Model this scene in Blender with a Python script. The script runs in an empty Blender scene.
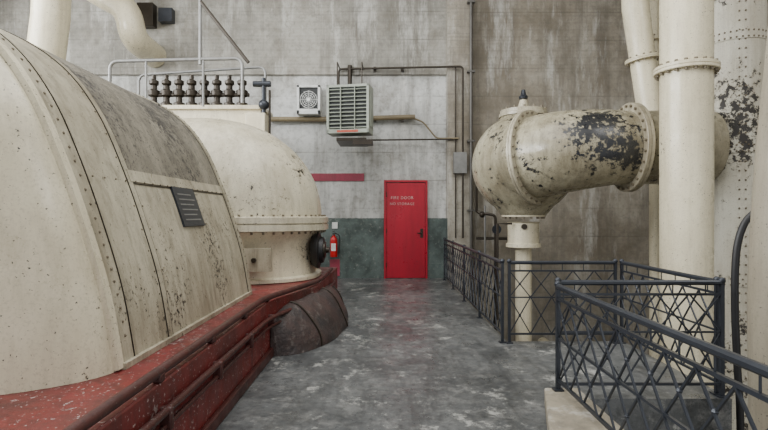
import bpy, math, random
from mathutils import Vector, Matrix
random.seed(4)
# ------------------------------------------------------------------ materials
class Mat:
    def __init__(s,name):
        s.m=bpy.data.materials.new(name); s.m.use_nodes=True
        s.nt=s.m.node_tree; s.b=s.nt.nodes['Principled BSDF']
        s.co=s.nt.nodes.new('ShaderNodeTexCoord').outputs['Object']
    def link(s,a,b): s.nt.links.new(a,b)
    def vec(s,sc=(1,1,1),loc=(0,0,0)):
        n=s.nt.nodes.new('ShaderNodeMapping'); n.inputs['Scale'].default_value=sc; n.inputs['Location'].default_value=loc
        s.link(s.co,n.inputs['Vector']); return n.outputs[0]
    def noise(s,scale,detail=5,rough=.6,sc=(1,1,1),loc=(0,0,0)):
        n=s.nt.nodes.new('ShaderNodeTexNoise'); n.inputs['Scale'].default_value=scale
        n.inputs['Detail'].default_value=detail; n.inputs['Roughness'].default_value=rough
        s.link(s.vec(sc,loc),n.inputs['Vector']); return n.outputs['Fac']
    def dist(s,p):
        n=s.nt.nodes.new('ShaderNodeVectorMath'); n.operation='DISTANCE'; s.link(s.co,n.inputs[0]); n.inputs[1].default_value=p
        return n.outputs['Value']
    def math(s,op,a,b=0.0,clamp=False):
        n=s.nt.nodes.new('ShaderNodeMath'); n.operation=op; n.use_clamp=clamp
        for i,v in enumerate((a,b)):
            if isinstance(v,(int,float)): n.inputs[i].default_value=v
            else: s.link(v,n.inputs[i])
        return n.outputs[0]
    def rng(s,f,a,b,c=0.0,d=1.0):
        n=s.nt.nodes.new('ShaderNodeMapRange'); n.clamp=True
        s.link(f,n.inputs[0])
        for i,v in enumerate((a,b,c,d)): n.inputs[i+1].default_value=v
        return n.outputs[0]
    def mix(s,f,a,b,mode='MIX'):
        n=s.nt.nodes.new('ShaderNodeMix'); n.data_type='RGBA'; n.blend_type=mode
        for i,v in ((0,f),(6,a),(7,b)):
            if isinstance(v,(int,float)): n.inputs[i].default_value=v
            elif isinstance(v,tuple): n.inputs[i].default_value=(*v,1)
            else: s.link(v,n.inputs[i])
        return n.outputs[2]
    def xyz(s):
        n=s.nt.nodes.new('ShaderNodeSeparateXYZ'); s.link(s.co,n.inputs[0]); return n.outputs
    def bump(s,h,st=.3,d=.01):
        n=s.nt.nodes.new('ShaderNodeBump'); n.inputs['Strength'].default_value=st; n.inputs['Distance'].default_value=d
        s.link(h,n.inputs['Height']); s.link(n.outputs[0],s.b.inputs['Normal'])
    def out(s,col,rough=.6,metal=0.0,spec=.5):
        if isinstance(col,tuple): s.b.inputs['Base Color'].default_value=(*col,1)
        else: s.link(col,s.b.inputs['Base Color'])
        if isinstance(rough,(int,float)): s.b.inputs['Roughness'].default_value=rough
        else: s.link(rough,s.b.inputs['Roughness'])
        s.b.inputs['Metallic'].default_value=metal
        s.b.inputs['Specular IOR Level'].default_value=spec
        return s.m

def paint(name,base,chipcol=(.03,.026,.022),thr=.7,grime=(.3,.24,.15),gs=.6,rough=.4,scale=22,spread=.7,streak=.8,ploc=(3,1,7),psc=1.1,spk=.64,spots=()):
    m=Mat(name)
    g=m.rng(m.noise(1.7,7,.65,(1,1,.5)),.40,.68,0,gs)
    st=m.rng(m.noise(2.2,7,.72,(5,5,.35)),.46,.74,0,gs*streak)
    c=m.mix(g,base,grime); c=m.mix(st,c,tuple(x*.55 for x in grime))
    fine=m.rng(m.noise(60,5,.75),.52,.70,0,.38); c=m.mix(fine,c,tuple(x*.55 for x in grime))
    p=m.math('MULTIPLY',m.math('SUBTRACT',m.noise(psc,4,.6,loc=ploc),.5),spread)
    for (x,y,z,r,a) in spots: p=m.math('ADD',p,m.rng(m.dist((x,y,z)),r*.25,r,a,0))
    s=m.math('ADD',m.noise(scale,8,.72),p)
    f=m.rng(s,thr,thr+.02)
    edge=m.rng(s,thr-.05,thr,0,.45)
    c=m.mix(edge,c,tuple(x*.6 for x in grime))
    c=m.mix(f,c,chipcol)
    sp=m.rng(m.math('ADD',m.noise(48,3,.6,loc=(9,2,4)),m.math('MULTIPLY',p,.12)),spk+.03,spk+.05)
    c=m.mix(sp,c,tuple(x*1.5 for x in chipcol))
    m.bump(m.math('SUBTRACT',m.noise(6,5),f),.3,.006)
    return m.out(c,m.rng(m.noise(5,5),.3,.7,rough-.1,rough+.2))
CREAM=paint('paint_cream',(.74,.68,.51),thr=.71,gs=.42,rough=.27,grime=(.35,.285,.175))
CREAM2=paint('paint_cream_panel',(.50,.46,.345),thr=.69,gs=.85,grime=(.21,.175,.115),rough=.34,streak=.9,scale=26,spots=((-1.6,4.6,1.2,.8,.05),(-1.5,3.5,.8,.6,.03)))
PEEL=paint('paint_cream_peeled',(.27,.245,.19),chipcol=(.035,.031,.027),thr=.585,gs=.9,grime=(.085,.075,.057),rough=.42,scale=26,spk=.58,spots=((-2.1,4.3,2.2,.8,.05),))
DOME=paint('paint_cream_dome',(.64,.595,.455),thr=.675,gs=.6,rough=.28,grime=(.29,.24,.15),scale=14,spread=.5,ploc=(7.3,2,4),spots=((-1.35,6.35,1.45,.6,.085),(-1.0,6.7,2.0,.35,.06)))
WORN=paint('paint_cream_worn',(.41,.375,.265),thr=.61,gs=.88,grime=(.155,.13,.082),rough=.23,scale=9,spread=.5,ploc=(1.2,5,2),psc=1.0,chipcol=(.015,.016,.018),spots=((3.2,7.5,2.6,.8,.20),(1.9,8.4,2.9,.45,.05),(3.65,7.5,2.2,.35,.10)))
TANK=paint('paint_tank',(.64,.62,.52),thr=.63,gs=.45,rough=.5,scale=9,spread=.7,spots=((5.2,7.6,3.0,.9,.09),))
PIPE=paint('paint_pipe',(.73,.67,.49),thr=.73,gs=.38,rough=.28,grime=(.37,.30,.18))
PIPEG=paint('paint_pipe_shaded',(.31,.28,.21),thr=.74,gs=.5,rough=.45,grime=(.17,.14,.1))  # darker pipe paint, the shade on the right-hand duct put into its colour
RED=paint('paint_red_plinth',(.185,.020,.018),chipcol=(.22,.17,.16),thr=.64,gs=.9,grime=(.055,.020,.017),rough=.42,scale=11,spread=.8,spk=.61)
DKRED=paint('paint_dark_red_pipe',(.075,.016,.013),chipcol=(.1,.08,.07),thr=.66,gs=.8,grime=(.025,.014,.012),rough=.4)
DOOR=paint('paint_red_door',(.42,.002,.022),chipcol=(.2,.01,.02),thr=.74,gs=.5,grime=(.19,.002,.012),rough=.32,spk=.7)
PINK=paint('paint_faded_red',(.32,.04,.075),thr=.8,gs=.5,grime=(.19,.05,.06))
def plain(name,c,rough=.5,metal=0.0):
    m=Mat(name); n=m.rng(m.noise(9,6,.65),.35,.7,0,.55)
    return m.out(m.mix(n,c,tuple(x*.5 for x in c)),rough,metal)
STEEL=plain('steel_dark',(.035,.04,.05),.38,.4)
PIPEDK=plain('steel_pipe_grey',(.11,.105,.095),.45,.2)
BLACK=plain('rubber_black',(.012,.012,.013),.5)
BRONZE=plain('bronze_dark',(.045,.036,.026),.4,.5)
RIVET=plain('rivet_dull',(.19,.16,.11),.5,.2)
BROWN=plain('pipe_brown',(.22,.175,.10),.5)
GREYM=plain('steel_grey',(.25,.25,.24),.45,.3)
WHITE=plain('enamel_white',(.75,.76,.74),.4)
HEAT=plain('enamel_greygreen',(.34,.37,.31),.45)
DARK=plain('interior_dark',(.02,.022,.022),.6)
TEXTW=plain('paint_lettering',(.60,.38,.36),.5)
REDX=plain('enamel_red',(.5,.006,.01),.3)
ORANGE=plain('label_orange',(.5,.08,.04),.5)
GLASS=plain('window_frame',(.3,.3,.28),.5)
def lag():
    m=Mat('lagging_cover')
    c=m.mix(m.rng(m.noise(3,7,.7),.38,.62),(.07,.042,.037),(.028,.025,.026))
    c=m.mix(m.rng(m.noise(9,8,.75),.56,.66,0,.6),c,(.18,.16,.145))
    m.bump(m.noise(5,6,.65),.9,.04)
    return m.out(c,.55)
LAG=lag()

def concrete(name,kind):
    m=Mat(name); x=m.xyz(); X,Y,Z=x[0],x[1],x[2]
    big=m.noise(.6,7,.68); fine=m.noise(9,9,.75); streak=m.noise(.9,7,.7,(2.6,2.6,.28)); st2=m.noise(1.2,8,.72,(2.5,2.5,.45),(5,2,1)); blot=m.noise(1.1,8,.72,loc=(2,7,3))
    if kind=='back':
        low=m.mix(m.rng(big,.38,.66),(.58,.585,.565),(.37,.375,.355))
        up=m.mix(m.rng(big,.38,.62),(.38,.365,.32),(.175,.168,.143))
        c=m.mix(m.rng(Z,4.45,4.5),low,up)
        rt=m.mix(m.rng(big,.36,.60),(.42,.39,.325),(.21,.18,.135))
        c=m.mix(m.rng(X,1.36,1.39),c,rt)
    elif kind=='curb': c=m.mix(m.rng(big,.36,.64),(.36,.32,.24),(.23,.20,.15))
    else: c=m.mix(m.rng(big,.36,.64),(.30,.28,.25),(.18,.165,.14))
    c=m.mix(m.rng(blot,.50,.66,0,.60),c,(.145,.125,.09))
    c=m.mix(m.rng(streak,.48,.66,0,.62),c,(.115,.10,.078))
    c=m.mix(m.rng(st2,.52,.67,0,.55),c,(.66,.655,.61))
    c=m.mix(m.rng(fine,.50,.67,0,.48),c,(.12,.115,.095))
    fr=m.math('FRACT',m.math('MULTIPLY',Z,1/.62)); ln=m.rng(m.math('ABSOLUTE',m.math('SUBTRACT',fr,.5)),.0,.03,1,0)
    ln=m.math('MULTIPLY',ln,m.rng(m.noise(1.2,5),.42,.65,.1,.65))
    c=m.mix(ln,c,(.11,.10,.08))
    fr2=m.math('FRACT',m.math('MULTIPLY',Z,1/.155)); ln2=m.rng(m.math('ABSOLUTE',m.math('SUBTRACT',fr2,.5)),.0,.08,.28,0)
    c=m.mix(m.math('MULTIPLY',ln2,m.rng(Z,4.3,4.6,.2,1)),c,(.09,.08,.07))
    if kind=='back':
        zz=m.math('ADD',Z,m.math('MULTIPLY',m.math('SUBTRACT',m.noise(20,4),.5),.03))
        w=m.math('MULTIPLY',m.rng(zz,1.325,1.335,1,0),m.rng(X,1.38,1.385,1,0))
        gcol=m.mix(m.rng(m.noise(2.2,7,.7),.38,.62),(.11,.145,.135),(.045,.060,.055))
        gcol=m.mix(m.rng(m.noise(12,8,.75),.57,.66,0,.6),gcol,(.28,.29,.26))
        c=m.mix(w,c,gcol)
    m.bump(m.math('ADD',fine,ln),.5,.012)
    return m.out(c,.75)
CONC=concrete('concrete_back','back'); CONCR=concrete('concrete_side','side'); CURB=concrete('concrete_curb','curb')
def floor_mat():
    m=Mat('floor_painted_concrete')
    c=m.mix(m.rng(m.noise(.9,8,.7),.38,.62),(.058,.062,.064),(.14,.146,.146))
    c=m.mix(m.rng(m.noise(5,9,.8),.50,.64,0,.6),c,(.25,.25,.24))
    c=m.mix(m.rng(m.noise(2.6,9,.82,loc=(4,8,1)),.555,.615,0,.85),c,(.40,.40,.375))
    c=m.mix(m.rng(m.noise(15,9,.8),.49,.62,0,.65),c,(.028,.03,.031))
    c=m.mix(m.rng(m.noise(1.6,7,.75,(3,.5,1),(1,1,5)),.49,.64,0,.65),c,(.028,.03,.031))
    m.bump(m.noise(14,7,.7),.35,.006)
    return m.out(c,m.rng(m.noise(3,8,.75),.35,.65,.22,.55))
FLOOR=floor_mat()

# ------------------------------------------------------------------ builder
class B:
    def __init__(s,name,M=None): s.name=name; s.v=[]; s.f=[]; s.mi=[]; s.sm=[]; s.mats=[]; s.M=M
    def add(s,vs,fs,mat,smooth=True):
        o=len(s.v); s.v+= [tuple(s.M@Vector(v)) if s.M else tuple(v) for v in vs]
        if mat not in s.mats: s.mats.append(mat)
        k=s.mats.index(mat)
        for f in fs: s.f.append([i+o for i in f]); s.mi.append(k); s.sm.append(smooth)
    def box(s,x0,x1,y0,y1,z0,z1,mat):
        v=[(x,y,z) for x in (x0,x1) for y in (y0,y1) for z in (z0,z1)]
        s.add(v,[(0,1,3,2),(4,6,7,5),(0,4,5,1),(2,3,7,6),(0,2,6,4),(1,5,7,3)],mat,False)
    def prism(s,poly,z0,z1,mat):
        n=len(poly); v=[(x,y,z0) for x,y in poly]+[(x,y,z1) for x,y in poly]
        s.add(v,[list(range(n))[::-1],list(range(n,2*n))]+[(i,(i+1)%n,(i+1)%n+n,i+n) for i in range(n)],mat,False)
    def tube(s,pts,r,mat,seg=16,cap=True,up=None):
        pts=[Vector(p) for p in pts]; n=len(pts)
        rr=r if isinstance(r,(list,tuple)) else [r]*n
        T=[]
        for i in range(n):
            a=pts[max(i-1,0)]; b=pts[min(i+1,n-1)]; d=(b-a)
            T.append(d.normalized() if d.length>1e-9 else (T[-1] if T else Vector((0,0,1))))
        u=Vector((0,0,1)) if abs(T[0].z)<.9 else Vector((1,0,0))
        u=(u-T[0]*u.dot(T[0])).normalized(); vs=[]
        for i in range(n):
            u=(u-T[i]*u.dot(T[i])).normalized(); w=T[i].cross(u)
            for k in range(seg):
                a=2*math.pi*(k+.5)/seg; vs.append(pts[i]+(u*math.cos(a)+w*math.sin(a))*rr[i])
        fs=[(i*seg+k,i*seg+(k+1)%seg,(i+1)*seg+(k+1)%seg,(i+1)*seg+k) for i in range(n-1) for k in range(seg)]
        if cap: fs+= [list(range(seg))[::-1],list(range((n-1)*seg,n*seg))]
        s.add(vs,fs,mat,seg>5)
    def lathe(s,o,ax,prof,mat,seg=40): s._l(Vector(o),Vector(ax).normalized(),prof,mat,seg)
    def _l(s,o,ax,prof,mat,seg):
        u=Vector((0,0,1)) if abs(ax.z)<.9 else Vector((1,0,0)); u=(u-ax*u.dot(ax)).normalized(); w=ax.cross(u); vs=[]
        for t,r in prof:
            for k in range(seg):
                a=2*math.pi*(k+.5)/seg; vs.append(o+ax*t+(u*math.cos(a)+w*math.sin(a))*max(r,.0005))
        n=len(prof)
        fs=[(i*seg+k,i*seg+(k+1)%seg,(i+1)*seg+(k+1)%seg,(i+1)*seg+k) for i in range(n-1) for k in range(seg)]
        fs+= [list(range(seg))[::-1],list(range((n-1)*seg,n*seg))]
        s.add(vs,fs,mat,True)
    def flange(s,o,ax,R,t,mat,n=24,br=.022,boltmat=None,Rb=None):
        ax=Vector(ax).normalized(); o=Vector(o)
        s._l(o,ax,[(-t,R-.12),(-t,R-.008),(-t+.008,R),(-.004,R),(-.004,R-.012),(.004,R-.012),(.004,R),(t-.008,R),(t,R-.008),(t,R-.12)],mat,48)
        u=Vector((0,0,1)) if abs(ax.z)<.9 else Vector((1,0,0)); u=(u-ax*u.dot(ax)).normalized(); w=ax.cross(u)
        Rb=Rb or R-.05
        for k in range(n):
            a=2*math.pi*(k+.3)/n; c=o+(u*math.cos(a)+w*math.sin(a))*Rb
            s.tube([c-ax*(t+.03),c+ax*(t+.03)],br,boltmat or RIVET,6)
    def ball(s,c,r,mat,seg=8,rings=5,sc=(1,1,1)):
        vs=[];c=Vector(c)
        for i in range(rings+1):
            p=math.pi*i/rings
            for k in range(seg):
                a=2*math.pi*k/seg; vs.append(c+Vector((math.sin(p)*math.cos(a)*r*sc[0],math.sin(p)*math.sin(a)*r*sc[1],math.cos(p)*r*sc[2])))
        s.add(vs,[(i*seg+k,(i+1)*seg+k,(i+1)*seg+(k+1)%seg,i*seg+(k+1)%seg) for i in range(rings) for k in range(seg)],mat)
    def done(s,bevel=0,parent=None):
        me=bpy.data.meshes.new(s.name); me.from_pydata(s.v,[],s.f)
        for m in s.mats: me.materials.append(m)
        me.polygons.foreach_set('material_index',s.mi); me.polygons.foreach_set('use_smooth',s.sm)
        me.validate(); me.update(); me.set_sharp_from_angle(angle=math.radians(38))
        ob=bpy.data.objects.new(s.name,me); bpy.context.collection.objects.link(ob)
        if bevel:
            md=ob.modifiers.new('bevel','BEVEL'); md.width=bevel; md.segments=2; md.limit_method='ANGLE'; md.angle_limit=math.radians(50)
        if parent: ob.parent=parent
        return ob
def fillet(pts,r,n=8):
    P=[Vector(p) for p in pts]; out=[P[0]]
    for i in range(1,len(P)-1):
        a=(P[i-1]-P[i]); b=(P[i+1]-P[i]); q=min(r,a.length*.49,b.length*.49)
        A=P[i]+a.normalized()*q; C=P[i]+b.normalized()*q
        for k in range(n+1):
            t=k/n; out.append(A*(1-t)**2+P[i]*2*t*(1-t)+C*t*t)
    out.append(P[-1]); return out
def crom(pts,n=6):
    P=[Vector(p) for p in pts]; P=[P[0]*2-P[1]]+P+[P[-1]*2-P[-2]]; out=[]
    for i in range(1,len(P)-2):
        for k in range(n):
            t=k/n; a,b,c,d=P[i-1],P[i],P[i+1],P[i+2]
            out.append(.5*((2*b)+(c-a)*t+(2*a-5*b+4*c-d)*t*t+(3*b-a-3*c+d)*t**3))
    out.append(P[-2]); return out

WY=11.35
# ------------------------------------------------------------------ room
b=B('floor')
b.prism([(-9,-2.5),(1.25,-2.5),(1.25,3.9),(2.65,3.9),(2.65,5.68),(1.36,5.68),(1.36,WY),(-9,WY)],-.3,0,FLOOR); b.done()
b=B('floor_lower'); b.box(-9,8,-2.5,WY,-3.2,-3,CONCR); b.done()
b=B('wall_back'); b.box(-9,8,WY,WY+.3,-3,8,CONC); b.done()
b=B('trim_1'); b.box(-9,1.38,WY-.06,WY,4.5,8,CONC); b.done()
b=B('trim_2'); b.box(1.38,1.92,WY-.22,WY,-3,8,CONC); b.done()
b=B('wall_right'); b.box(8,8.3,-2.5,WY,-3,8,CONCR); b.done()
b=B('ceiling'); b.box(-9,8,-2.5,WY,8,8.2,CONCR); b.done()
b=B('wall_left')
b.box(-9.3,-9,-2.5,WY,-3,3.0,CONCR); b.box(-9.3,-9,-2.5,WY,7.2,8,CONCR)
for y0,y1 in ((-2.5,-1.6),(1.4,2.0),(5.0,5.6),(8.6,WY)): b.box(-9.3,-9,y0,y1,3.0,7.2,CONCR)
b.done()
for i,(y0,y1) in enumerate(((-1.6,1.4),(2.0,5.0),(5.6,8.6))):
    b=B('window_%d'%(i+1))
    for k in range(7):
        y=y0+.03+(y1-y0-.06)*k/6; b.box(-9.18,-9.12,y-.025,y+.025,3,7.2,GLASS)
    for k in range(8):
        z=3.03+(4.14)*k/7; b.box(-9.18,-9.12,y0,y1,z-.025,z+.025,GLASS)
    b.done()

# door
root=bpy.data.objects.new('door_1',None); bpy.context.collection.objects.link(root)
b=B('leaf'); b.box(.05,.91,WY-.05,WY-.01,.01,2.11,DOOR); 
b.tube([(.83,WY-.05,1.0),(.83,WY-.11,1.0),(.73,WY-.11,1.0)],.013,BRONZE,8); b.box(.80,.86,WY-.06,WY-.05,.9,1.1,BRONZE)
for z in (.3,1.05,1.85): b.tube([(.05,WY-.06,z-.05),(.05,WY-.06,z+.05)],.012,BRONZE,8)
b.done(.004,root)
b=B('frame'); b.box(0,.045,WY-.07,WY-.003,0,2.17,DOOR); b.box(.915,.96,WY-.07,WY-.003,0,2.17,DOOR); b.box(.045,.915,WY-.07,WY-.003,2.125,2.17,DOOR); b.done(.004,root)
def text(txt,x,y,z,size,mat,parent,name):
    c=bpy.data.curves.new(name,'FONT'); c.body=txt; c.size=size; c.align_x='CENTER'; c.extrude=.001; c.materials.append(mat)
    c.space_character=1.15
    o=bpy.data.objects.new(name,c); o.location=(x,y,z); o.rotation_euler=(math.pi/2,0,0); bpy.context.collection.objects.link(o); o.parent=parent
text('FIRE DOOR',.40,WY-.053,1.75,.088,TEXTW,root,'lettering_1'); text('NO STORAGE',.40,WY-.053,1.62,.078,TEXTW,root,'lettering_2')

b=B('faded_wall_sign'); b.box(-1.70,-.44,WY-.02,WY-.002,2.15,2.32,PINK); b.done(.004)

# ------------------------------------------------------------------ railings
def railing(name,p0,p1,posts,z0=.10,z1=.88,zb=0.0):
    p0=Vector((*p0,0)); p1=Vector((*p1,0)); L=(p1-p0).length; d=(p1-p0)/L; b=B(name)
    def P(t,z,o=0): q=p0+d*t+Vector((-d.y,d.x,0))*o; return (q.x,q.y,z)
    for z,r in ((z1,.021),(z1-.09,.013),(.5,.010),(z0,.014)): b.tube([P(0,z),P(L,z)],r,STEEL,8 if r>.02 else 4)
    n=max(1,round(L/.24)); st=L/n
    for i in range(n):
        for (a,c) in ((z0,.5),(.5,z1-.09)):
            b.tube([P(i*st,a,.005),P((i+1)*st,c,.005)],.0075,STEEL,4); b.tube([P(i*st,c,-.005),P((i+1)*st,a,-.005)],.0075,STEEL,4)
        b.ball(P((i+.5)*st,(z0+.5)/2),.015,STEEL,6,4); b.ball(P((i+.5)*st,(.5+z1-.09)/2),.015,STEEL,6,4)
        b.tube([P((i+.5)*st,z1-.09),P((i+.5)*st,z1)],.005,STEEL,4)
    for k in range(posts+1):
        t=L*k/posts; q=P(t,0)
        b.box(q[0]-.014,q[0]+.014,q[1]-.014,q[1]+.014,zb+.003,z1+.01,STEEL); b.box(q[0]-.035,q[0]+.035,q[1]-.035,q[1]+.035,zb,zb+.012,STEEL)
        b.ball((q[0],q[1],z1+.015),.027,STEEL,10,6)
    b.done()
railing('steel_lattice_railing',(1.30,5.62),(1.30,11.0),4)
railing('steel_lattice_railing.001',(1.37,5.60),(2.53,5.60),1)
railing('steel_lattice_railing.002',(2.60,5.60),(2.60,4.0),1)
railing('steel_lattice_railing.003',(1.34,3.94),(2.60,3.94),1)
railing('steel_lattice_railing.004',(1.27,3.74),(1.27,.9),1,z0=.2,zb=.12)
b=B('concrete_curb'); b.prism([(1.19,3.80),(1.44,3.80),(1.44,.8),(.86,.8),(.97,3.0)],.002,.12,CURB); b.done(.012)

# ------------------------------------------------------------------ plinth
b=B('turbine_plinth')
b.prism([(-1.13,1.2),(-1.13,5.1),(-1.0,5.5),(-.80,6.1),(-.76,8.35),(-5.6,8.35),(-5.6,1.2)],0,.55,RED)
for pz,off,r,mt in ((.60,.0,.028,DKRED),(.41,.05,.022,DKRED),(.33,.045,.014,DKRED)):
    path=[(-1.15+off,1.25,pz),(-1.15+off,4.9,pz),(-.96+off,5.6,pz),(-.80+off,6.2,pz),(-.78+off,7.6,pz)]
    b.tube(fillet(path,.25),r,mt,10)
for y in (1.8,2.6,3.4,4.2,5.0):
    b.box(-1.2,-1.07,y-.02,y+.02,.31,.43,DKRED); b.box(-1.17,-1.12,y-.03,y+.03,.55,.60,DKRED)
b.prism([(-1.13,1.2),(-1.13,5.1),(-1.09,5.1),(-1.09,1.2)],0,.09,DKRED)
b.done(.012)

# ------------------------------------------------------------------ turbine 1 casing
prof=crom([(-1.45,0,.56),(-1.52,0,.95),(-1.62,0,1.30),(-1.76,0,1.70),(-1.93,0,2.08),(-2.16,0,2.38),(-2.5,0,2.60),(-3.0,0,2.76),(-3.8,0,2.83),(-4.6,0,2.76),(-5.1,0,2.60),(-5.44,0,2.38),(-5.67,0,2.08),(-5.84,0,1.70),(-5.98,0,1.30),(-6.08,0,.95),(-6.15,0,.56)],5)
NP=len(prof)
nor=[]
for i in range(NP):
    t=prof[min(i+1,NP-1)]-prof[max(i-1,0)]; nor.append(Vector((t.z,0,-t.x)).normalized())
nor=[n if (n.x*(p.x+3.8)+n.z*(p.z-.5))>0 else -n for n,p in zip(nor,prof)]
def idx(z): return min(range(NP//2),key=lambda i:abs(prof[i].z-z))
Y0,Y1=2.81,5.5
b=B('steam_turbine_casing')
cx=-3.8
def strip(b,i0,i1,ya,yb,off,mat):
    vs=[];n=i1-i0+1
    for y in (ya,yb):
        for o in (off,-.01):
            for i in range(i0,i1+1): q=prof[i]+nor[i]*o; vs.append((q.x,y,q.z))
    fs=[]
    for i in range(n-1):
        fs.append((i,i+1,2*n+i+1,2*n+i))
        fs.append((n+i,n+i+1,i+1,i)); fs.append((2*n+i,2*n+i+1,3*n+i+1,3*n+i))
    fs.append((0,2*n,3*n,n)); fs.append((n-1,2*n-1,4*n-1,3*n-1))
    b.add(vs,fs,mat,True)
vs=[];rows=[]
for k in range(17):
    a=math.pi/2*(1-k/16); rows.append((Y0-.75*math.sin(a),max(math.cos(a),.001)))
for y,s in rows:
    for p in prof: vs.append((cx+(p.x-cx)*s,y,.551+(p.z-.56)*s))
fs=[(r*NP+i,r*NP+i+1,(r+1)*NP+i+1,(r+1)*NP+i) for r in range(16) for i in range(NP-1)]
b.add(vs,fs,CREAM,True)
strip(b,0,NP-1,Y0,Y1,0,CREAM2)
vs=[(p.x,Y1,p.z) for p in prof]; b.add(vs,[list(range(NP))],CREAM2,False)
zi=idx(1.69); zt=idx(2.63); seam=3.46
strip(b,0,NP-1,2.76,2.82,.022,CREAM)
strip(b,0,NP-1,2.832,2.95,.014,CREAM2)
strip(b,0,zi-1,2.965,seam-.008,.012,CREAM2)
strip(b,zi-1,zt+3,2.965,seam-.008,.012,CREAM2)
strip(b,0,zi-1,seam+.008,Y1-.07,.012,CREAM2)
strip(b,zi,zt+3,seam+.008,Y1-.07,.014,PEEL)
strip(b,zt+4,NP-1,2.965,Y1-.07,.012,CREAM2)
strip(b,0,NP-1,Y1-.06,Y1+.02,.03,CREAM2)
strip(b,zi-1,zi,seam,Y1-.07,.022,CREAM2)
strip(b,0,zt,seam-.03,seam+.03,.018,CREAM2)
def bolt(i,y,r=.009,off=.015):
    q=prof[i]+nor[i]*off; b.ball((q.x,y,q.z),r,RIVET,6,4)
for yy in (2.958,seam-.034,seam+.034,Y1-.065): b.tube([prof[i]+nor[i]*.0145+Vector((0,yy,0)) for i in range(0,zt+3)],.004,BRONZE,4)
b.tube([(prof[zi-1]+nor[zi-1]*.02+Vector((0,seam+.04,-.012))),(prof[zi-1]+nor[zi-1]*.02+Vector((0,Y1-.08,-.012)))],.004,BRONZE,4)
for i in range(2,zt+8,1):
    bolt(i,2.89); bolt(i,Y1-.02,off=.03)
    if i%2==0: bolt(i,seam-.06,.007,.012); bolt(i,seam+.06,.007,.012)
y=3.0
while y<Y1: 
    bolt(zi-1,y,.007,.024); bolt(zt+3,y,.010,.014); y+=.13
b.box(-6.15,-1.415,Y0,Y1,.551,.585,CREAM2)
# nameplate
z0=idx(1.30); z1=idx(1.58)
pa=prof[z0]+nor[z0]*.03; pb=prof[z1]+nor[z1]*.03
M=[]
for (p,n) in ((pa,nor[z0]),(pb,nor[z1])):
    for o in (0,-.02):
        q=p+n*o; M+= [(q.x,4.10,q.z),(q.x,4.56,q.z)]
b.add(M,[(0,1,5,4),(2,3,7,6),(0,1,3,2),(4,5,7,6),(0,2,6,4),(1,3,7,5)],STEEL,False)
for k in range(6):
    t=.15+.13*k; q=pa.lerp(pb,t)+nor[z0]*.002; q2=pa.lerp(pb,t+.03)+nor[z0]*.002
    b.add([(q.x,4.16,q.z),(q.x,4.5-.05*(k%2),q.z),(q2.x,4.5-.05*(k%2),q2.z),(q2.x,4.16,q2.z)],[(0,1,2,3)],GREYM,False)
b.done()

# ------------------------------------------------------------------ turbine 2 (domed)
b=B('domed_turbine_casing')
CX,CY=-2.55,7.15
def sup(a,rx,ry,e=2.5):
    c,s_=math.cos(a),math.sin(a); return (CX+rx*math.copysign(abs(c)**(2/e),c),CY+ry*math.copysign(abs(s_)**(2/e),s_))
def loft(levels,mat,seg=72,e=2.6,cap=True):
    vs=[]
    for z,rx,ry in levels:
        for k in range(seg):
            x,y=sup(2*math.pi*k/seg,rx,ry,e); vs.append((x,y,z))
    n=len(levels); fs=[(i*seg+k,i*seg+(k+1)%seg,(i+1)*seg+(k+1)%seg,(i+1)*seg+k) for i in range(n-1) for k in range(seg)]
    if cap: fs+= [list(range(seg))[::-1],list(range((n-1)*seg,n*seg))]
    b.add(vs,fs,mat,True)
loft([(.551,1.62,1.02),(.56,1.66,1.06),(.60,1.66,1.06),(.62,1.60,1.0),(1.02,1.56,.98),(1.12,1.62,1.03),(1.19,1.70,1.1)],CREAM)
loft([(1.19,1.72,1.12),(1.20,1.76,1.15),(1.275,1.76,1.15),(1.28,1.74,1.13),(1.29,1.74,1.13),(1.295,1.76,1.15),(1.37,1.76,1.15),(1.38,1.72,1.12)],DOME)
dom=[(1.38+1.35*math.sin(a),1.67*math.cos(a)**.85,1.09*math.cos(a)**.85) for a in [math.pi/2*k/20*.995 for k in range(21)]]
loft(dom,DOME,e=2.3)
for k in range(64):
    x,y=sup(2*math.pi*k/64,1.71,1.10,2.6); b.tube([(x,y,1.16),(x,y,1.405)],.015,RIVET,6)
b.box(-1.75,-1.35,CY-1.04,CY-.96,.72,1.0,CREAM2); b.tube([(-1.55,CY-1.04,.86),(-1.55,CY-1.08,.86)],.03,BRONZE,8)
b.lathe((-.97,CY-.25,.93),(1,0,0),[(0,.20),(.05,.24),(.10,.25),(.11,.18),(.16,.17)],BLACK,28)
b.lathe((-.86,CY-.25,.93),(1,0,0),[(0,.12),(.07,.11),(.08,.04),(.12,.04)],BRONZE,20)
b.done()
b=B('lagged_bearing_cover')
out=crom([(-1.06,5.06,.30),(-.86,5.16,.40),(-.66,5.45,.46),(-.53,5.9,.48),(-.47,6.4,.47),(-.48,6.9,.44),(-.60,7.4,.40),(-.74,7.6,.34)],4)
def inner(y):
    for (x0,y0),(x1,y1) in (((-1.125,4.9),(-1.125,5.1)),((-1.125,5.1),(-.995,5.5)),((-.995,5.5),(-.795,6.1)),((-.795,6.1),(-.755,8.35))):
        if y<=y1: return x0+(x1-x0)*max(0,(y-y0)/(y1-y0))
vs=[];seg=16;n=seg+1
for q in out:
    ix=inner(q.y)+.004; w=max(q.x-ix,.02); h=q.z
    for k in range(n):
        a=math.pi/2*k/seg; r=1+.03*math.sin(q.y*9+k*.6)
        vs.append((ix+w*math.cos(a)**1.15*r,q.y,.003+h*math.sin(a)**1.45*(1+.02*math.sin(q.y*13))))
rg=len(out)
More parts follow.
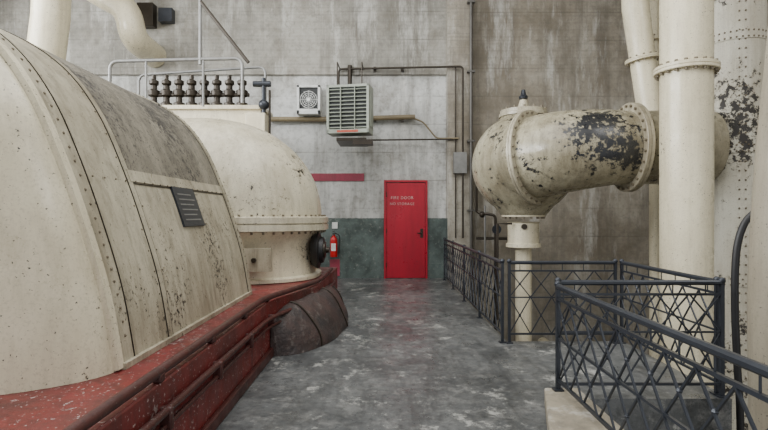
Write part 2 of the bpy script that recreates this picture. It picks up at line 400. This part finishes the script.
fs=[(i*n+k,i*n+k+1,(i+1)*n+k+1,(i+1)*n+k) for i in range(rg-1) for k in range(seg)]
base=len(vs)
for q in out: vs.append((inner(q.y)+.004,q.y,.003))
fs.append(list(range(n))+[base]); fs.append([(rg-1)*n+k for k in range(n)]+[base+rg-1])
b.add(vs,fs,LAG,True)
for j in (8,16,22):
    b.tube([Vector(vs[j*n+k])+Vector((.006,0,.006)) for k in range(n)],.010,BRONZE,6)
b.done()

# ------------------------------------------------------------------ valve bank + handrail
b=B('valve_chest')
b.box(-4.05,-2.08,8.65,9.3,0,3.25,CREAM); b.box(-4.1,-2.03,8.6,9.35,3.18,3.25,CREAM); b.box(-2.3,-1.98,8.5,8.95,2.55,3.1,CREAM)
for k in range(8):
    x=-3.93+.215*k
    b.lathe((x,8.75,3.25),(0,0,1),[(0,.095),(.06,.095),(.07,.055),(.16,.05),(.18,.095),(.27,.10),(.29,.055),(.36,.05),(.38,.08),(.44,.08),(.46,.035),(.54,.035)],BRONZE,14)
b.tube([(-4.0,8.75,3.45),(-2.3,8.75,3.45)],.035,BRONZE,8)
b.tube([(-2.02,8.6,2.3),(-2.02,8.6,3.7)],.035,STEEL,10); b.ball((-2.02,8.6,3.25),.09,STEEL,12,8); b.tube([(-2.2,8.6,3.6),(-1.9,8.6,3.6)],.05,STEEL,10)
b.tube([(-1.92,8.6,2.6),(-1.92,8.6,3.5)],.02,BRONZE,8)
b.done(.008)
b=B('pipe_handrail')
b.tube(fillet([(-4.55,8.5,2.6),(-4.55,8.5,3.95),(-2.35,8.5,4.0),(-2.35,8.5,3.26)],.15),.028,GREYM,10)
b.tube(fillet([(-4.55,9.5,2.6),(-4.55,9.5,4.0),(-2.2,9.5,4.15),(-2.2,9.5,3.25)],.15),.024,GREYM,10)
for x in (-3.95,-3.0): b.tube([(x,8.5,3.2),(x,8.5,3.98)],.02,GREYM,8)
b.tube([(-3.05,8.5,4.95),(-2.25,8.5,3.93)],.03,BRONZE,10); b.tube([(-3.05,8.5,3.9),(-3.05,8.5,5.2)],.028,GREYM,10)
b.done()
b=B('steam_pipe'); b.tube([(-6.12,9.3,2.0),(-6.15,9.3,4.2),(-6.05,9.3,5.0),(-5.95,9.3,7.95)],.31,PIPE,28); b.done()
b=B('steam_pipe.001'); b.tube(fillet([(-6.9,10.3,6.9),(-5.9,10.3,5.95),(-5.15,10.3,5.55),(-5.05,10.3,4.95),(-5.05,WY-.07,4.9)],.55,10),.26,PIPE,28); b.done()
b=B('junction_box'); b.box(-5.35,-5.0,WY-.28,WY-.07,5.5,6.0,BRONZE); b.box(-4.9,-4.6,WY-.25,WY-.07,5.6,5.9,STEEL); b.done(.01)

# ------------------------------------------------------------------ heaters
def heater(name,x,y,z,w,h,d,rot,frame,ncol,round_=False):
    b=B(name,Matrix.Translation((x,y,z))@Matrix.Rotation(rot,4,'Z'))
    b.box(-w/2,w/2,.05,d,-h/2,h/2,frame)
    t=.05
    b.box(-w/2,w/2,0,.05,h/2-t,h/2,frame); b.box(-w/2,w/2,0,.05,-h/2,-h/2+t*1.6,frame)
    b.box(-w/2,-w/2+t,0,.05,-h/2,h/2,frame); b.box(w/2-t,w/2,0,.05,-h/2,h/2,frame)
    b.box(-w/2+t,w/2-t,.04,.052,-h/2+t,h/2-t,DARK)
    if round_:
        for r in (.06,.10,.14,.18):
            b.tube([(r*math.cos(a*.2618),.02,r*math.sin(a*.2618)) for a in range(25)],.007,frame,6)
        for a in range(12): b.tube([(0,.02,0),(.2*math.cos(a*.5236),.02,.2*math.sin(a*.5236))],.005,frame,4)
        b.lathe((0,.0,0),(0,1,0),[(0,.04),(.03,.045)],frame,14)
        b.box(-w/2+t,w/2-t,-.004,.03,-h/2+t,-h/2+t+.06,frame)
    else:
        n=11; H=h-2.6*t
        for i in range(n):
            zz=-h/2+t*1.6+H*(i+.5)/n
            b.add([(-w/2+t,-.005,zz-.015),(w/2-t,-.005,zz-.015),(w/2-t,.04,zz+.012),(-w/2+t,.04,zz+.012),(-w/2+t,.002,zz-.022),(w/2-t,.002,zz-.022),(w/2-t,.047,zz+.005),(-w/2+t,.047,zz+.005)],[(0,1,2,3),(4,5,6,7),(0,1,5,4),(2,3,7,6)],frame,False)
        for i in range(1,ncol): xx=-w/2+w*i/ncol; b.box(xx-.008,xx+.008,-.01,.04,-h/2+t,h/2-t,frame)
        b.box(-w*.25,w*.25,-.006,0,-h/2+.015,-h/2+.06,ORANGE)
        b.box(w/2,w/2+.012,.1,.4,-.35,.35,HEAT)
    return b
b=heater('unit_heater',-.72,10.1,3.50,.86,.96,.45,math.radians(-10),HEAT,3); b.M=None
b.box(-.95,-.35,10.2,WY-.25,2.88,2.94,BRONZE); b.box(-.62,-.22,10.15,10.4,2.80,2.9,BRONZE)
b.tube([(-.95,10.4,3.98),(-.95,10.4,4.5),(-.95,WY-.26,4.55)],.015,BRONZE,6); b.tube([(-.45,10.4,3.98),(-.45,10.4,4.5),(-.45,WY-.26,4.55)],.015,BRONZE,6)
b.done(.004)
b=heater('wall_fan_heater',-1.62,10.98,3.88,.50,.62,.3,0,WHITE,1,True); b.M=None; b.box(-1.75,-1.5,11.27,WY-.003,3.7,4.1,GREYM); b.done(.006)

b=B('conduit_pipework')
y=WY-.12
b.tube([(-2.55,y,3.50),(-1.0,y,3.50),(.68,y,3.55)],.055,BROWN,12)
b.tube(fillet([(.55,y,3.55),(.85,y,3.45),(1.15,y,3.08),(1.62,y-.22,3.05)],.1),.018,BROWN,8)
b.tube([(-.55,y,3.04),(1.6,y-.16,3.04)],.018,BRONZE,8)
b.tube(fillet([(-.99,y,4.15),(-.99,y,4.60),(1.70,y-.2,4.60),(1.70,y-.2,.9)],.08),.022,BRONZE,8)
b.tube([(-.75,y,4.1),(-.75,y,4.68)],.05,BRONZE,8)
b.tube([(1.88,WY-.30,-.5),(1.88,WY-.30,7.9)],.032,PIPEDK,12)
b.tube([(1.55,WY-.27,.9),(1.55,WY-.27,4.6)],.015,BRONZE,8)
for z in (1.5,3.0,4.5,6.0): b.box(1.80,1.96,WY-.34,WY-.225,z-.02,z+.02,PIPEDK)
b.box(1.50,1.78,WY-.36,WY-.225,2.3,2.75,GREYM)
for z in (4.60,3.50): 
    for x in (-.2,.4): b.box(x-.03,x+.03,WY-.13,WY-(.063 if z>4.5 else .003),z-.05,z+.05,BRONZE)
b.done()
b=B('small_bore_valve_piping')
b.tube(fillet([(1.98,10.98,2.5),(1.98,10.98,1.45),(2.35,10.8,1.40),(2.35,10.8,.0),(2.35,10.8,-2.99)],.1),.03,BRONZE,8)
b.tube([(1.98,10.98,.9),(2.75,10.8,.9)],.03,BRONZE,8); b.tube([(2.15,10.9,.5),(2.15,10.9,1.6)],.02,GREYM,8)
b.ball((2.1,10.93,1.41),.07,BRONZE,10,7); b.ball((2.35,10.8,1.1),.07,BRONZE,10,7)
b.lathe((2.35,10.66,1.1),(0,1,0),[(0,.09),(.02,.1),(.03,.09)],STEEL,14); b.done()

b=B('fire_extinguisher')
ex,ey=-1.10,WY-.14
b.lathe((ex,ey,.48),(0,0,1),[(0,.07),(.01,.08),(.36,.08),(.42,.065),(.46,.03),(.50,.03)],REDX,20)
b.box(ex-.02,ex+.02,ey-.07,ey+.02,.98,1.0,BLACK); b.box(ex-.02,ex+.02,ey-.09,ey+.02,1.03,1.045,BLACK); b.ball((ex,ey-.035,.97),.02,GREYM)
b.tube(crom([(ex+.02,ey,1.0),(ex+.12,ey-.03,.95),(ex+.13,ey-.03,.75),(ex+.11,ey-.03,.55)]),.012,BLACK,8)
b.box(ex-.05,ex+.05,ey-.083,ey-.078,.62,.78,WHITE); b.box(ex-.04,ex+.04,ey+.06,WY-.003,.6,.95,GREYM); b.done()
b=B('extinguisher_sign'); b.box(-1.2,-.98,WY-.012,WY-.002,.05,.42,PINK); b.box(-1.15,-1.03,WY-.02,WY-.002,1.1,1.24,WHITE); b.done()

# ------------------------------------------------------------------ big exhaust pipe/valve
b=B('exhaust_valve_body')
c=(2.45,9.0,2.28); R=.89
pf=[(-5.25,.14),(-1.46,.14),(-1.44,.30),(-1.38,.30),(-1.37,.27),(-1.02,.27),(-1.0,.30),(-.90,.36),(-.84,.42)]
for k in range(1,24):
    a=-math.pi/2+.5+(math.pi-.92)*k/24; pf.append((R*math.sin(a),R*math.cos(a)))
pf.sort(key=lambda q:q[0]); pf+=[(.83,.40),(.86,.38)]
b.lathe(c,(0,0,1),[p for p in pf if p[0]>-1.0],WORN,56)
b.lathe(c,(0,0,1),[p for p in pf if p[0]<=-.99],CREAM,40)
b.flange((c[0],c[1],1.40),(0,0,1),.38,.035,CREAM,16,Rb=.34)
b._l(Vector((c[0],c[1],c[2]+.84)),Vector((0,0,1)),[(0,.36),(0,.42),(.05,.42),(.06,.40),(.11,.40),(.12,.30),(.16,.1),(.30,.06),(.30,.03),(.42,.03)],CREAM2,40)
for k in range(14): a=k*.4488; b.tube([(c[0]+.37*math.cos(a),c[1]+.37*math.sin(a),c[2]+.82),(c[0]+.37*math.cos(a),c[1]+.37*math.sin(a),c[2]+.99)],.02,RIVET,6)
b.lathe((c[0],c[1],c[2]+1.16),(0,0,1),[(0,.07),(.04,.08),(.07,.05),(.16,.03)],STEEL,12)
b.tube([(c[0]-.06,c[1]-.2,1.2),(c[0]-.06,c[1]-.29,1.2)],.05,BRONZE,8)
b.tube([(2.2,8.8,1.25),(1.95,8.8,1.25),(1.95,8.8,-.4)],.022,BRONZE,8)
path=crom([(2.30,8.85,2.31),(2.50,8.45,2.35),(2.86,8.12,2.40),(3.35,8.0,2.44),(3.81,8.0,2.45),(5.02,8.0,2.45)],8)
rr=[]
for p in path:
    t=min(1,max(0,(p.x-2.5)/1.2)); rr.append(.68*(1-t)+.57*t)
b.tube(path,rr,WORN,48)
ax=Vector((.66,-.66,.07)); b.flange((2.48,8.48,2.35),ax,.79,.045,CREAM2,28,br=.018,Rb=.74)
b.flange((3.83,8.0,2.45),(1,0,0),.69,.055,CREAM2,26,Rb=.64)
b.done()

b=B('vertical_steam_main'); b.tube([(4.13,7.0,-2.99),(4.13,7.0,7.95)],.325,PIPE,40); b.flange((4.13,7.0,3.38),(0,0,1),.40,.045,PIPE,20,Rb=.36); b.done()
b=B('riveted_tank'); 
b.lathe((5.47,8.0,-2.99),(0,0,1),[(0,.42),(10.94,.42)],TANK,48)
for z in (.4,2.4,4.1,6.0):
    b._l(Vector((5.47,8,z)),Vector((0,0,1)),[(-.07,.42),(-.07,.432),(.07,.432),(.07,.42)],TANK,48)
    for k in range(36):
        a=k*math.pi/18
        for dz in (-.045,.045): b.ball((5.47+.434*math.cos(a),8+.434*math.sin(a),z+dz),.015,RIVET,6,4)
for k in range(70):
    z=-2+.14*k
    for dx in (-.06,.06): a=math.radians(250)+dx*1.6; b.ball((5.47+.425*math.cos(a),8+.425*math.sin(a),z),.015,RIVET,6,4)
b.flange((5.47,8.0,4.75),(0,0,1),.50,.04,TANK,24,Rb=.46)
b.done()
b=B('relief_pipe'); b.tube([(4.30,8.9,7.95),(4.37,8.9,5.0),(4.62,8.9,3.2),(4.62,8.9,2.9)],[.22,.22,.2,.2],PIPE,28)
b.flange((4.49,8.9,4.1),(.15,0,-1),.28,.03,PIPE,14,br=.015,Rb=.25); b.done()
b=B('drain_pipe'); b.tube([(4.95,9.35,-2.99),(4.95,9.35,7.95)],.10,PIPE,16); b.flange((4.95,9.35,4.6),(0,0,1),.18,.03,PIPE,8,Rb=.15,br=.014); b.flange((4.95,9.35,4.0),(0,0,1),.18,.03,PIPE,8,Rb=.15,br=.014); b.done()
b=B('large_vertical_duct'); b.tube(crom([(2.70,3.3,-2.99),(2.65,3.3,.2),(2.65,3.3,1.0),(2.70,3.3,1.8),(2.78,3.3,2.6),(2.95,3.3,4.5),(3.0,3.3,7.95)],8),.25,PIPEG,40); b.done()
b=B('black_hose'); b.tube(crom([(3.32,4.45,1.46),(3.22,4.45,1.42),(3.12,4.45,1.30),(3.06,4.45,1.05),(3.05,4.45,.6),(3.07,4.45,.1),(3.10,4.45,-.6),(3.1,4.45,-2.99)],8),.03,BLACK,12); b.tube([(3.28,4.45,1.46),(3.7,4.45,1.48),(4.2,4.45,1.48),(4.2,4.45,-2.99)],.03,BLACK,12); b.done()
b=B('pump_unit'); b.box(1.7,2.2,1.2,3.0,-3,-2.3,GREYM); b.tube([(1.95,1.3,-2.0),(1.95,2.9,-2.0)],.3,CREAM2,24); b.done(.02)
b=B('service_pipe'); b.tube([(3.35,.5,-1.3),(3.35,10.8,-1.3)],.12,PIPE,16); b.tube([(3.65,.5,-1.5),(3.65,10.8,-1.5)],.08,PIPEG,16); b.done()

# ------------------------------------------------------------------ lights
def area(name,loc,tgt,sx,sy,e,col):
    l=bpy.data.lights.new(name,'AREA'); l.shape='RECTANGLE'; l.size=sx; l.size_y=sy; l.energy=e; l.color=col
    o=bpy.data.objects.new(name,l); o.location=loc; bpy.context.collection.objects.link(o)
    o.rotation_euler=(Vector(tgt)-Vector(loc)).to_track_quat('-Z','Y').to_euler()
for i,y in enumerate((-.1,3.5,7.1)): area('window_daylight_%d'%i,(-8.9,y,5.1),(0,y+1.5,1.5),2.9,4.0,740,(.97,.985,1))
area('ceiling_fill',(-1,3.5,7.9),(-1,3.6,0),7,8,850,(1,.995,.98))  # added overhead fill lamp; the ceiling is closed, with no skylight in it
area('ceiling_fill_2',(5.5,3.5,7.9),(4.5,6,0),3,7,400,(1,.99,.96))  # another added fill lamp under the closed ceiling, brightening the right side
w=bpy.data.worlds.new('World'); bpy.context.scene.world=w; w.use_nodes=True
w.node_tree.nodes['Background'].inputs[0].default_value=(.96,.98,1,1); w.node_tree.nodes['Background'].inputs[1].default_value=.95
cam=bpy.data.cameras.new('camera'); cam.lens=24; cam.sensor_width=36; cam.clip_start=.05
co=bpy.data.objects.new('camera',cam); co.location=(0,0,1.4); co.rotation_euler=(math.pi/2,0,0); bpy.context.collection.objects.link(co)
bpy.context.scene.camera=co
